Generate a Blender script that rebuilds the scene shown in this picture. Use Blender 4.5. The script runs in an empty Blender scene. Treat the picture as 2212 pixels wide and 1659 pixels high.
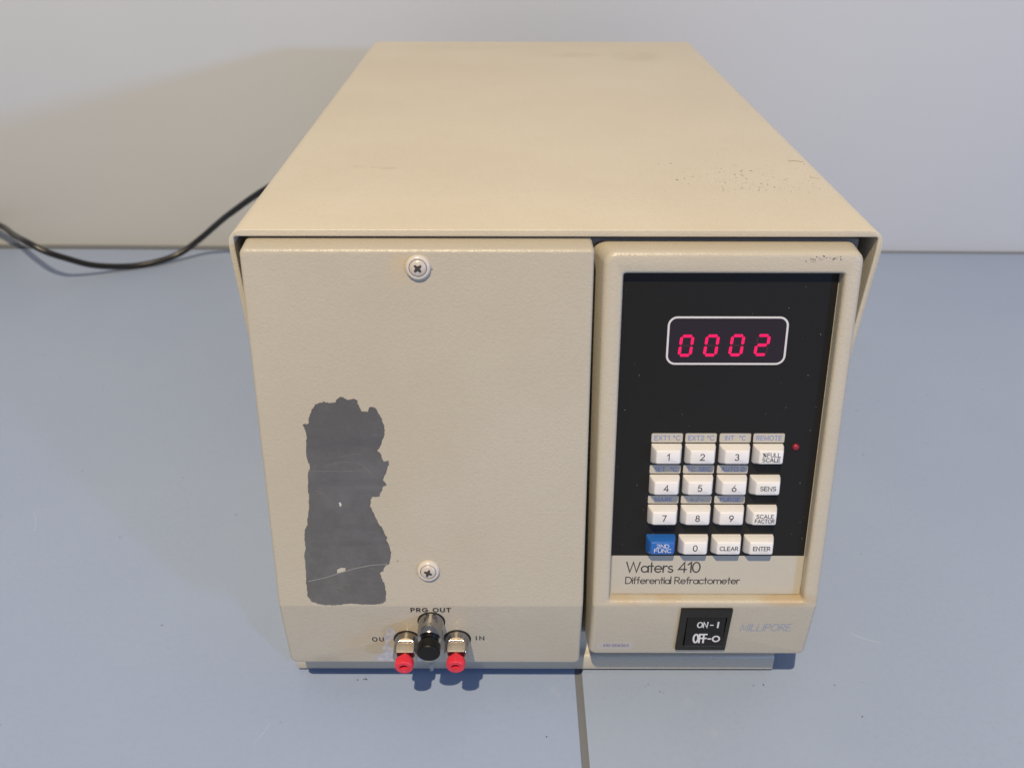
import bpy, bmesh, math, random
from mathutils import Vector, Matrix
random.seed(4)
sc = bpy.context.scene
COL = sc.collection

# ------------------------------------------------------------------ camera
cam_d = bpy.data.cameras.new('camera'); cam = bpy.data.objects.new('camera', cam_d); COL.objects.link(cam)
sc.camera = cam
cam_d.sensor_width = 36; cam_d.sensor_fit = 'HORIZONTAL'
cam_d.lens = 36 * 1986.07 / 2212
cam_d.clip_start = .01; cam_d.clip_end = 50
_r = Vector((.9999985, .0014480, .0009491)); _u = Vector((-.0015384, .4916847, .8707720)); _f = Vector((-.0007942, .8707721, -.4916862))
cam.matrix_world = Matrix(((_r.x, _u.x, -_f.x, -.0192232), (_r.y, _u.y, -_f.y, -.3896185), (_r.z, _u.z, -_f.z, .3973670), (0, 0, 0, 1)))
cam_d.dof.use_dof = True; cam_d.dof.focus_distance = .455; cam_d.dof.aperture_fstop = 12.0

# ------------------------------------------------------------------ light
w = bpy.data.worlds.new('World'); sc.world = w; w.use_nodes = True
bg = w.node_tree.nodes['Background']; bg.inputs[0].default_value = (.68, .735, .94, 1); bg.inputs[1].default_value = .335

def aim(o, target):
    d = Vector(target) - o.location
    o.rotation_euler = d.to_track_quat('-Z', 'Y').to_euler()
ld = bpy.data.lights.new('ceiling_lamp', 'AREA'); ld.shape = 'DISK'; ld.size = .05; ld.energy = 196; ld.color = (1.0, .805, .533)
lo = bpy.data.objects.new('ceiling_lamp', ld); COL.objects.link(lo); lo.location = (-.48, -2.16, 3.5); aim(lo, (0, .1, .1))
ld2 = bpy.data.lights.new('window_light', 'AREA'); ld2.shape = 'RECTANGLE'; ld2.size = .26; ld2.size_y = .20; ld2.energy = 60; ld2.color = (.26, .48, 1.0)
lo2 = bpy.data.objects.new('window_light', ld2); COL.objects.link(lo2); lo2.location = (2.90, -3.08, .98); aim(lo2, (0, .2, .15))
vs = sc.view_settings; vs.view_transform = 'Standard'; vs.look = 'None'; vs.exposure = 0; vs.gamma = 1

# ------------------------------------------------------------------ material helpers
class NT:
    def __init__(s, name):
        s.m = bpy.data.materials.new(name); s.m.use_nodes = True; s.t = s.m.node_tree
        s.b = s.t.nodes['Principled BSDF']; s.tc = s.n('ShaderNodeTexCoord')
    def n(s, k): return s.t.nodes.new(k)
    def l(s, a, b): s.t.links.new(a, b)
    def noise(s, scale, detail=2, rough=.5, vec=None):
        x = s.n('ShaderNodeTexNoise'); x.inputs['Scale'].default_value = scale; x.inputs['Detail'].default_value = detail
        x.inputs['Roughness'].default_value = rough; s.l(vec or s.tc.outputs['Object'], x.inputs['Vector']); return x.outputs['Fac']
    def ramp(s, f, a, b, inv=False):
        x = s.n('ShaderNodeMapRange'); x.inputs['From Min'].default_value = a; x.inputs['From Max'].default_value = b
        if inv: x.inputs['To Min'].default_value = 1; x.inputs['To Max'].default_value = 0
        x.interpolation_type = 'SMOOTHSTEP'; s.l(f, x.inputs['Value']); return x.outputs['Result']
    def math(s, op, a, b):
        x = s.n('ShaderNodeMath'); x.operation = op
        for i, v in enumerate((a, b)):
            if isinstance(v, (int, float)): x.inputs[i].default_value = v
            else: s.l(v, x.inputs[i])
        return x.outputs[0]
    def blob(s, c, r, inner=.4):   # soft ellipsoid mask at world point c with radii r
        mp = s.n('ShaderNodeMapping'); mp.vector_type = 'TEXTURE'
        mp.inputs['Location'].default_value = c; mp.inputs['Scale'].default_value = r
        s.l(s.tc.outputs['Object'], mp.inputs['Vector'])
        le = s.n('ShaderNodeVectorMath'); le.operation = 'LENGTH'; s.l(mp.outputs[0], le.inputs[0])
        return s.ramp(le.outputs['Value'], inner, 1.0, True)
    def mix(s, f, a, b):
        x = s.n('ShaderNodeMix'); x.data_type = 'RGBA'
        if isinstance(f, (int, float)): x.inputs[0].default_value = f
        else: s.l(f, x.inputs[0])
        for i, v in ((6, a), (7, b)):
            if isinstance(v, tuple): x.inputs[i].default_value = (*v, 1)
            else: s.l(v, x.inputs[i])
        return x.outputs[2]
    def bump(s, h, strength=.3, dist=.0003):
        x = s.n('ShaderNodeBump'); x.inputs['Strength'].default_value = strength; x.inputs['Distance'].default_value = dist
        s.l(h, x.inputs['Height']); s.l(x.outputs[0], s.b.inputs['Normal'])
    def setc(s, c):
        if isinstance(c, tuple): s.b.inputs['Base Color'].default_value = (*c, 1)
        else: s.l(c, s.b.inputs['Base Color'])
    def p(s, **k):
        for a, v in k.items(): s.b.inputs[a.replace('_', ' ')].default_value = v
        return s

def plain(name, c, rough=.5, metal=0, grain=0, spec=.5):
    t = NT(name); t.p(Roughness=rough, Metallic=metal); t.b.inputs['Specular IOR Level'].default_value = spec
    if grain:
        n = t.noise(260, 3); t.setc(t.mix(t.math('MULTIPLY', n, grain), c, tuple(x * .5 for x in c)))
        t.bump(t.noise(1500, 2), .12, .0002)
    else: t.setc(c)
    return t.m

def paint(name, base, stains=(), scuffs=(), rough=.37, bump=.55):
    """textured beige enamel; stains = (centre, radii, colour, amount), scuffs = (centre, radii, threshold, scale)"""
    t = NT(name)
    big = t.noise(9, 4, .6); c = t.mix(t.ramp(big, .3, .7), base, tuple(b * k for b, k in zip(base, (.95, .93, .905))))
    fine = t.noise(420, 3); c = t.mix(t.math('MULTIPLY', t.ramp(fine, .4, .75), .10), c, tuple(b * .72 for b in base))
    dots = t.noise(230, 1); c = t.mix(t.math('MULTIPLY', t.ramp(dots, .815, .84), .55), c, (.10, .08, .06))
    for ce, ra, co, am in stains:
        m = t.math('MULTIPLY', t.blob(ce, ra), t.math('MULTIPLY', t.ramp(t.noise(60, 3), .25, .6), am)); c = t.mix(m, c, co)
    for ce, ra, th, s_ in scuffs:
        m = t.math('MULTIPLY', t.blob(ce, ra, .55), t.ramp(t.noise(s_, 2, .6), th, th + .03)); c = t.mix(t.math('MULTIPLY', m, .75), c, (.16, .12, .08))
    t.setc(c); t.p(Roughness=rough)
    h = t.math('ADD', t.noise(850, 2, .5), t.math('MULTIPLY', t.noise(2200, 1), .35))
    t.bump(h, bump, .00035)
    return t.m

M = {}
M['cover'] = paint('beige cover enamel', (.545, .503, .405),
    stains=[((-.099, .097, .257), (.009, .004, .02), (.32, .26, .15), .55), ((-.086, .095, .257), (.007, .003, .02), (.34, .28, .16), .45),
            ((.085, .425, .257), (.03, .03, .02), (.34, .29, .21), .26), ((.035, .43, .257), (.03, .014, .02), (.34, .29, .21), .28), ((-.07, .47, .257), (.06, .03, .02), (.45, .38, .28), .3),
            ((0, .25, .257), (.12, .2, .02), (.55, .49, .40), .2)])
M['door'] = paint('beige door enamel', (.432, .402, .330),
    stains=[((-.086, -.04, .05), (.026, .02, .020), (.44, .34, .21), .42), ((-.10, -.04, .039), (.022, .02, .016), (.44, .34, .22), .32),
            ((-.068, -.02, .243), (.009, .02, .010), (.50, .38, .23), .55), ((-.118, -.04, .029), (.010, .02, .005), (.30, .27, .2), .4)])
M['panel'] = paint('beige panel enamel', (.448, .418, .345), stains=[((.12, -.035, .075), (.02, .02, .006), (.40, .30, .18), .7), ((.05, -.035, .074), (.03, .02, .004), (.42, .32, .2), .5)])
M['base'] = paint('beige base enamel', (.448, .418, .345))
M['inside'] = paint('chassis enamel', (.15, .13, .11), rough=.7)
M['legend'] = plain('beige legend plate', (.44, .42, .36), .45, 0, .12)
M['black'] = plain('black overlay', (.012, .0115, .011), .36, 0, .1, .25)
M['window'] = plain('dark display window', (.019, .014, .021), .25, 0, 0, .4)
M['white'] = plain('white print', (.56, .56, .57), .5)
M['ink'] = plain('dark ink', (.045, .043, .045), .5)
M['ink_black'] = plain('black ink', (.018, .018, .02), .5)
M['blue_ink'] = plain('blue ink', (.17, .22, .44), .5)
M['slate_ink'] = plain('slate blue ink', (.20, .265, .40), .5)
M['violet_ink'] = plain('faded violet ink', (.20, .18, .30), .5)
M['sticker'] = plain('sticker film', (.40, .385, .35), .3)
M['sticker_edge'] = plain('sticker edge', (.36, .33, .31), .5)
M['key'] = plain('ivory key plastic', (.69, .69, .70), .36, 0, .16)
M['key_blue'] = plain('blue key plastic', (.018, .115, .42), .36, 0, .1)
M['switch'] = plain('black switch plastic', (.009, .009, .009), .32, 0, .1, .3)
M['rubber'] = plain('black cap plastic', (.006, .006, .006), .40, 0, .2, .22)
M['cable'] = plain('black cable jacket', (.010, .010, .011), .30, 0, 0, .5)
M['dark'] = plain('shadow gap', (.012, .012, .012), .7)
M['washer'] = plain('white nylon washer', (.56, .52, .47), .24, 0, .1)
M['screw'] = plain('painted screw head', (.50, .46, .41), .30, 0, .15)
M['recess'] = plain('worn steel recess', (.055, .05, .045), .5, .3)
M['strip'] = plain('grey seam strip', (.15, .162, .18), .6, 0, .15)
def metal(name, c, rough, sx=(1, 1, 1), s=900):
    t = NT(name); mp = t.n('ShaderNodeMapping'); mp.inputs['Scale'].default_value = sx; t.l(t.tc.outputs['Object'], mp.inputs['Vector'])
    n = t.noise(s, 3, .6, mp.outputs[0]); t.setc(t.mix(t.math('MULTIPLY', t.ramp(n, .4, .7), .5), c, tuple(x * .72 for x in c)))
    t.p(Metallic=1, Roughness=rough); t.bump(n, .1, .0001); return t.m
M['steel'] = metal('turned steel', (.42, .40, .375), .19)
M['flat'] = metal('brightened flat', (.52, .48, .43), .5, (1, 6, 6), 500)
t = NT('bare grey metal'); n = t.noise(32, 6, .7); f = t.noise(700, 4, .7)
c = t.mix(t.ramp(n, .38, .62), (.235, .218, .195), (.285, .268, .245)); c = t.mix(t.math('MULTIPLY', t.ramp(f, .45, .7), .18), c, (.32, .32, .315))
mp = t.n('ShaderNodeMapping'); mp.inputs['Scale'].default_value = (.4, 1, 2.2); t.l(t.tc.outputs['Object'], mp.inputs['Vector'])
lit = t.math('MULTIPLY', t.ramp(t.noise(38, 4, .65, mp.outputs[0]), .5, .7), .3); c = t.mix(lit, c, (.17, .165, .16))  # darker bands painted into the metal for its uneven reflections
t.setc(c); t.p(Metallic=.9, Roughness=.34); t.bump(f, .1, .0001); M['bare'] = t.m
t = NT('worn metal patch'); n = t.noise(300, 4); t.setc(t.mix(t.ramp(n, .35, .65), (.42, .42, .46), (.54, .53, .56))); t.p(Metallic=.3, Roughness=.38); t.bump(n, .3, .0002); M['worn'] = t.m
t = NT('scratch edge'); t.setc((.50, .49, .47)); t.p(Roughness=.4); M['chip_edge'] = t.m
t = NT('red nut plastic'); n = t.noise(500, 2); t.setc(t.mix(t.ramp(n, .3, .7), (.66, .030, .058), (.58, .024, .048))); t.p(Roughness=.42); t.b.inputs['Subsurface Weight'].default_value = .12; t.b.inputs['Subsurface Radius'].default_value = (.002, .0006, .0006); M['red'] = t.m
t = NT('dark red bore'); t.setc((.16, .012, .016)); t.p(Roughness=.5); M['red_dark'] = t.m
t = NT('lit segment'); t.setc((.10, 0, .01)); t.b.inputs['Emission Color'].default_value = (1.0, .0, .12, 1); t.b.inputs['Emission Strength'].default_value = 1.0; M['lit'] = t.m
t = NT('red indicator lens'); t.setc((.22, .010, .025)); t.p(Roughness=.4); M['lens'] = t.m
t = NT('clear tube'); t.setc((.42, .43, .41)); t.p(Roughness=.15, Alpha=.4); M['clear'] = t.m
t = NT('dark rear slot'); t.setc((.05, .05, .05)); M['slot'] = t.m

t = NT('grey blue laminate')
c = t.mix(t.ramp(t.noise(5, 4, .6), .3, .72), (.282, .355, .515), (.296, .372, .528))
c = t.mix(t.math('MULTIPLY', t.ramp(t.noise(300, 3), .4, .75), .10), c, (.22, .25, .31))
c = t.mix(t.math('MULTIPLY', t.ramp(t.noise(70, 3, .7), .80, .83), .45), c, (.16, .17, .21))
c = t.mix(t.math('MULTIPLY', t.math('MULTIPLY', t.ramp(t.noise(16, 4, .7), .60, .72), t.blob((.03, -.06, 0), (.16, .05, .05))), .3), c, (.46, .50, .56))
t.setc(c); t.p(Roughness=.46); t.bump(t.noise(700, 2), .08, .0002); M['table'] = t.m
t = NT('off white wall board')
c = t.mix(t.ramp(t.noise(3, 3), .3, .7), (.525, .548, .575), (.545, .566, .585)); c = t.mix(t.math('MULTIPLY', t.noise(400, 2), .06), c, (.4, .4, .4))
t.setc(c); t.p(Roughness=.6); t.bump(t.noise(600, 2), .08, .0002); M['wall'] = t.m

# ------------------------------------------------------------------ mesh helpers
def link(name, verts, faces, mat, parent=None, smooth=False, mtx=None):
    me = bpy.data.meshes.new(name); me.from_pydata([tuple((mtx @ Vector(v)) if mtx else v) for v in verts], [], faces); me.update()
    bm = bmesh.new(); bm.from_mesh(me); bmesh.ops.recalc_face_normals(bm, faces=bm.faces); bm.to_mesh(me); bm.free()
    me.materials.append(mat)
    if smooth:
        me.shade_smooth()
        try: me.set_sharp_from_angle(angle=math.radians(38))
        except Exception: pass
    o = bpy.data.objects.new(name, me); COL.objects.link(o)
    if parent: o.parent = parent
    return o
def bake(o, smooth=True, angle=35):
    """apply modifiers without operators"""
    dg = bpy.context.evaluated_depsgraph_get(); dg.update()
    me = bpy.data.meshes.new_from_object(o.evaluated_get(dg)); o.modifiers.clear(); o.data = me
    if smooth: me.shade_smooth(); me.set_sharp_from_angle(angle=math.radians(angle))
    return o
def bev(o, wd, seg=2, ang=30):
    m = o.modifiers.new('b', 'BEVEL'); m.width = wd; m.segments = seg; m.limit_method = 'ANGLE'; m.angle_limit = math.radians(ang); m.harden_normals = False
    return bake(o)
def box(name, x0, x1, y0, y1, z0, z1, mat, parent=None, b=0, mtx=None):
    v = [(x, y, z) for x in (x0, x1) for y in (y0, y1) for z in (z0, z1)]
    f = [(0, 1, 3, 2), (4, 6, 7, 5), (0, 4, 5, 1), (2, 3, 7, 6), (0, 2, 6, 4), (1, 5, 7, 3)]
    o = link(name, v, f, mat, parent, mtx=mtx)
    return bev(o, b, 3) if b else o
def loft(loops, cap0=True, cap1=True):
    n = len(loops[0]); v = [p for l in loops for p in l]; f = []
    for i in range(len(loops) - 1):
        for k in range(n):
            a = i * n + k; b = i * n + (k + 1) % n; f.append((a, b, b + n, a + n))
    if cap0: f.append(tuple(range(n))[::-1])
    if cap1: f.append(tuple(range((len(loops) - 1) * n, len(loops) * n)))
    return v, f
def rrect(x0, x1, y0, y1, r, z, seg=5):
    p = []
    for cx, cy, a0 in ((x1 - r, y1 - r, 0), (x0 + r, y1 - r, 90), (x0 + r, y0 + r, 180), (x1 - r, y0 + r, 270)):
        for i in range(seg + 1):
            a = math.radians(a0 + 90 * i / seg); p.append((cx + r * math.cos(a), cy + r * math.sin(a), z))
    return p
def circ(r, z, n=48, cx=0, cy=0): return [(cx + r * math.cos(2 * math.pi * i / n), cy + r * math.sin(2 * math.pi * i / n), z) for i in range(n)]
def tag(o, label=None, cat=None, kind=None, group=None):
    for k, v in (('label', label), ('category', cat), ('kind', kind), ('group', group)):
        if v: o[k] = v
    return o

# face frames: local (x, up, out) in metres; helper mm(u, v) gives the local point at u right and v down the face
U0 = Vector((0, -.011, .249)); U1 = Vector((0, -.040, .071)); L1 = Vector((0, -.0352, .028))
def frame(A, B):
    up = (A - B).normalized(); X = Vector((1, 0, 0)); N = X.cross(up)
    return Matrix(((X.x, up.x, N.x, A.x), (X.y, up.y, N.y, A.y), (X.z, up.z, N.z, A.z), (0, 0, 0, 1)))
FU = frame(U0, U1); FL = frame(U1, L1)
def at(F, u, v, n=0): return F @ Matrix.Translation((u / 1000, -v / 1000, n / 1000))
S = .001

# ------------------------------------------------------------------ stroke lettering
def arc(cx, cy, rx, ry, a0, a1, n=12): return [(cx + rx * math.cos(math.radians(a0 + (a1 - a0) * i / n)), cy + ry * math.sin(math.radians(a0 + (a1 - a0) * i / n))) for i in range(n + 1)]
G = {
 ' ': (.24, []), 'A': (.76, [[(0, 0), (.38, 1), (.76, 0)], [(.13, .33), (.63, .33)]]),
 'B': (.6, [[(0, 0), (0, 1), (.34, 1)] + arc(.34, .76, .24, .24, 90, -90)[1:] + [(0, .52)], [(.34, .52)] + arc(.34, .26, .26, .26, 90, -90)[1:] + [(0, 0)]]),
 'C': (.74, [arc(.44, .5, .44, .5, 48, 312, 18)]), 'D': (.7, [[(0, 0), (0, 1), (.25, 1)] + arc(.25, .5, .45, .5, 90, -90, 16)[1:] + [(0, 0)]]),
 'E': (.56, [[(.56, 1), (0, 1), (0, 0), (.56, 0)], [(0, .52), (.5, .52)]]), 'F': (.54, [[(.54, 1), (0, 1), (0, 0)], [(0, .52), (.48, .52)]]),
 'G': (.8, [arc(.44, .5, .44, .5, 48, 345, 18) + [(.86, .44), (.5, .44)]]), 'H': (.66, [[(0, 0), (0, 1)], [(.66, 0), (.66, 1)], [(0, .5), (.66, .5)]]),
 'I': (.0, [[(0, 0), (0, 1)]]), 'K': (.62, [[(0, 0), (0, 1)], [(.6, 1), (0, .4)], [(.2, .6), (.62, 0)]]), 'L': (.52, [[(0, 1), (0, 0), (.52, 0)]]),
 'M': (.84, [[(0, 0), (0, 1), (.42, .15), (.84, 1), (.84, 0)]]), 'N': (.68, [[(0, 0), (0, 1), (.68, 0), (.68, 1)]]),
 'O': (.86, [arc(.43, .5, .43, .5, 90, 450, 28)]), 'P': (.56, [[(0, 0), (0, 1), (.3, 1)] + arc(.3, .74, .26, .26, 90, -90)[1:] + [(0, .48)]]),
 'R': (.6, [[(0, 0), (0, 1), (.3, 1)] + arc(.3, .74, .26, .26, 90, -90)[1:] + [(0, .48)], [(.28, .48), (.6, 0)]]),
 'S': (.58, [arc(.29, .75, .26, .25, 35, 270, 14) + arc(.29, .25, .29, .25, 90, -150, 14)[1:]]), 'T': (.64, [[(.32, 0), (.32, 1)], [(0, 1), (.64, 1)]]),
 'U': (.66, [[(0, 1), (0, .33)] + arc(.33, .33, .33, .33, 180, 360)[1:] + [(.66, 1)]]), 'V': (.7, [[(0, 1), (.35, 0), (.7, 1)]]),
 'W': (1.12, [[(0, 1), (.28, 0), (.56, 1), (.84, 0), (1.12, 1)]]), 'X': (.66, [[(0, 0), (.66, 1)], [(0, 1), (.66, 0)]]),
 '0': (.62, [arc(.31, .5, .31, .5, 90, 450, 24)]), '1': (.26, [[(0, .76), (.26, 1), (.26, 0)]]),
 '2': (.58, [arc(.29, .72, .28, .28, 165, -35, 14) + [(0, 0), (.6, 0)]]), '3': (.56, [arc(.27, .76, .24, .24, 150, -80, 12) + arc(.27, .26, .29, .26, 82, -150, 14)]),
 '4': (.64, [[(.48, 0), (.48, 1), (0, .28), (.64, .28)]]), '5': (.58, [[(.52, 1), (.12, 1), (.06, .55)] + arc(.27, .32, .3, .32, 115, -150, 16)]),
 '6': (.6, [[(.42, 1)] + arc(.3, .3, .3, .3, 150, -210, 22)]), '7': (.56, [[(0, 1), (.56, 1), (.16, 0)]]),
 '8': (.58, [arc(.29, .76, .23, .24, -90, 270, 18), arc(.29, .26, .29, .26, 90, 450, 20)]), '9': (.6, [[(.18, 0)] + arc(.3, .7, .3, .3, -30, 330, 22)]),
 '-': (.36, [[(0, .45), (.36, .45)]]), '+': (.6, [[(0, .45), (.6, .45)], [(.3, .15), (.3, .75)]]), '/': (.5, [[(0, -.1), (.5, 1.1)]]),
 '%': (.8, [arc(.17, .78, .15, .2, 90, 450, 14), arc(.63, .22, .15, .2, 90, 450, 14), [(.1, 0), (.7, 1)]]),
 'o': (.3, [arc(.15, .84, .14, .15, 90, 450, 14)]),   # degree ring in the capitals font
}
LC = {
 'a': (.56, [arc(.28, .3, .28, .3, 0, 360, 22), [(.58, .62), (.58, 0)]]), 't': (.3, [[(.15, .95), (.15, 0)], [(0, .62), (.3, .62)]]),
 'e': (.58, [[(.02, .32), (.58, .32)] + arc(.29, .31, .29, .31, 5, 315, 20)[1:]]), 'r': (.3, [[(0, 0), (0, .62)], [(0, .36)] + arc(.22, .4, .2, .22, 170, 60, 8)]),
 's': (.36, [arc(.18, .46, .16, .155, 40, 270, 10) + arc(.18, .155, .19, .155, 90, -150, 10)[1:]]), 'i': (.0, [[(0, 0), (0, .62)], [(0, .84), (0, .93)]]),
 'f': (.3, [[(.13, 0), (.13, .8)] + arc(.29, .85, .16, .16, 180, 90, 6), [(0, .62), (.3, .62)]]), 'n': (.5, [[(0, 0), (0, .62)], [(0, .36)] + arc(.25, .37, .25, .25, 180, 0, 12) + [(.5, 0)]]),
 'l': (.0, [[(0, 0), (0, 1.08)]]), 'c': (.5, [arc(.3, .31, .3, .31, 45, 315, 18)]), 'o': (.62, [arc(.31, .31, .31, .31, 90, 450, 24)]),
 'm': (.86, [[(0, 0), (0, .62)], [(0, .38)] + arc(.215, .4, .215, .22, 180, 0, 10) + [(.43, 0)], [(.43, .38)] + arc(.645, .4, .215, .22, 180, 0, 10) + [(.86, 0)]]),
}
def ribbon(pts, th, z, V, Fc, closed):
    n = len(pts); base = len(V); h = th / 2
    P = [Vector(p) for p in pts]
    if not closed:   # square caps
        d0 = (P[0] - P[1]).normalized(); d1 = (P[-1] - P[-2]).normalized(); P[0] = P[0] + d0 * h * .85; P[-1] = P[-1] + d1 * h * .85
    for i in range(n):
        if closed: a, b = P[(i - 1) % n], P[(i + 1) % n]
        else: a, b = P[max(i - 1, 0)], P[min(i + 1, n - 1)]
        c_ = P[i]; d1 = (c_ - a) if (c_ - a).length > 1e-9 else (b - c_); d2 = (b - c_) if (b - c_).length > 1e-9 else (c_ - a)
        d1 = d1.normalized(); d2 = d2.normalized(); n1 = Vector((-d1.y, d1.x)); n2 = Vector((-d2.y, d2.x)); m = (n1 + n2)
        m = m.normalized() if m.length > 1e-6 else n1
        k = h / max(m.dot(n1), .42)
        V.append((c_.x + m.x * k, c_.y + m.y * k, z)); V.append((c_.x - m.x * k, c_.y - m.y * k, z))
    for i in range(n if closed else n - 1):
        j = (i + 1) % n; Fc.append((base + 2 * i, base + 2 * i + 1, base + 2 * j + 1, base + 2 * j))
def text(s, F, u, v, hgt, width=None, th=.12, mat='ink', parent=None, align='l', sp=.24, slant=0, small=None, n=.06, rot=0, lift=.004, name='lettering', label=None, sx=1.0):
    """s centred/left at (u, v = baseline) on face frame F, cap height hgt mm, total width in mm"""
    font = G; adv = 0; strokes = []
    for i, ch in enumerate(s):
        fnt = LC if (ch.islower() and not (small and ch in small)) else G
        if ch == '\u00b0': gl = G['o']
        else: gl = fnt.get(ch, (.3, []))
        for st in gl[1]: strokes.append([((x + adv), y) for x, y in st])
        adv += gl[0] + sp
    adv -= sp
    k = (width / hgt / adv) if width else sx
    off = {'l': 0, 'c': -adv * k / 2}[align]
    V, Fc = [], []
    for i, st in enumerate(strokes):
        q = [((x * k + off + slant * y) * hgt * S, y * hgt * S) for x, y in st]
        cl = (Vector(q[0]) - Vector(q[-1])).length < 1e-7 and len(q) > 5
        if cl: q = q[:-1]
        ribbon(q, th * hgt * S, i * .00000035 * (lift / .004), V, Fc, cl)
    mt = at(F, u, v, n) @ Matrix.Rotation(math.radians(rot), 4, 'Z')
    o = link(name, V, Fc, M[mat], parent, mtx=mt)
    if label: o['label'] = label
    return o

# ------------------------------------------------------------------ setting: table of two boards, wall board behind
table = bpy.data.objects.new('table', None); COL.objects.link(table); tag(table, kind='structure')
def poly_prism(name, pts, z0, z1, mat, parent, b=.0004):
    n = len(pts); v, f = loft([[(x, y, z0) for x, y in pts], [(x, y, z1) for x, y in pts]]); o = link(name, v, f, mat, parent); return bev(o, b, 2) if b else o
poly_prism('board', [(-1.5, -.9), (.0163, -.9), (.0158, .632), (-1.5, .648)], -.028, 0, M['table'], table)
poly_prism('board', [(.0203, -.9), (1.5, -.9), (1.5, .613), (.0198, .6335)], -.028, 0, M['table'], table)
sv, sf = [], []
ys = [-.9 + i * .012 for i in range(128)]
L_ = [(.0161 - .0003 + random.uniform(-.0001, .0001), y, -.0005) for y in ys]; R_ = [(.0205 + random.uniform(-.0001, .0001), y, -.0005) for y in ys]
sv = L_ + R_; sf = [(i, i + 1, i + 129, i + 128) for i in range(127)]
link('seam_strip', sv, sf, M['strip'], table)
wall = poly_prism('wall', [(-1.6, .6675), (1.6, .6145), (1.6, .75), (-1.6, .75)], -.03, .95, M['wall'], None, .001); tag(wall, kind='structure')
jt = plain('grey joint gap shade', (.15, .165, .185), .6)
joint = poly_prism('gap_shade_strip', [(-1.5, .6545), (1.5, .6125), (1.5, .6165), (-1.5, .6665)], -.002, .0008, jt, table, 0)  # thin dark strip, colours in the shade of the gap at the wall foot
ledge = poly_prism('wall_ledge', [(-1.6, .60), (1.6, .60), (1.6, .70), (-1.6, .70)], -.031, -.0295, M['strip'], None, 0); tag(ledge, kind='structure')

# ------------------------------------------------------------------ the instrument
root = bpy.data.objects.new('refractometer', None); COL.objects.link(root)
tag(root, 'beige laboratory refractometer with keypad, red digits and a scraped door, on the grey blue table', 'instrument')

# cover: bent sheet, U section
def ushape(y, hw=.1467, cx0=0, front=False, top=.256, r=.0068, th=.0033, zb=.014):
    p = []
    for (sgn, a0, a1) in ((-1, 180, 90), (1, 90, 0)):
        cx = sgn * (hw - r)
        for i in range(7):
            a = math.radians(a0 + (a1 - a0) * i / 6); p.append((cx + r * math.cos(a), top - r + r * math.sin(a)))
    zs = [.246, .236, .22, .20, .18, .15, .10, .05, zb]
    p = [(-hw, z) for z in zs[::-1]] + p + [(hw, z) for z in zs]
    ri = .0012; q = []; hw2 = hw - th + .0006; t2 = top - th
    for (sgn, a0, a1) in ((1, 0, 90), (-1, 90, 180)):
        cx = sgn * (hw2 - ri)
        for i in range(5):
            a = math.radians(a0 + (a1 - a0) * i / 4); q.append((cx + ri * math.cos(a), t2 - ri + ri * math.sin(a)))
    p = p + [(hw2, z) for z in zs[::-1]] + q + [(-hw2, z) for z in zs]
    return [(x + cx0, y + (max(0, .246 - z) * .165 if front else 0), z) for x, z in p]
v, f = loft([ushape(0, .1467, -.0001, True), ushape(.06, .14675, -.0003), ushape(.4976, .147, -.0020)])
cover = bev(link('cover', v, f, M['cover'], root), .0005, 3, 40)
box('rear_panel', -.141, .141, .486, .494, .006, .2515, M['inside'], root)
box('chassis', -.1355, .1375, .0045, .485, .0165, .2505, M['inside'], root, .001)
# base tray with a rounded lip
prof = [(-.0170, .0026), (-.0170, .0106), (-.0164, .0120), (-.0150, .0128), (-.0128, .0132), (-.0110, .0150), (-.0100, .0200), (-.0100, .0245), (.006, .0250), (.10, .0160), (.485, .0160), (.485, .0022)]
v, f = loft([[(-.1405, y, z) for y, z in prof], [(.1275, y, z) for y, z in prof]])
bev(link('base', v, f, M['base'], root), .0005, 2, 40)
for x, y in ((-.115, .03), (.10, .03), (-.115, .45), (.115, .45)):
    vv, ff = loft([circ(.008, 0), circ(.009, .0035)]); link('foot', vv, ff, M['rubber'], root, True, Matrix.Translation((x, y, 0)))

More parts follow.
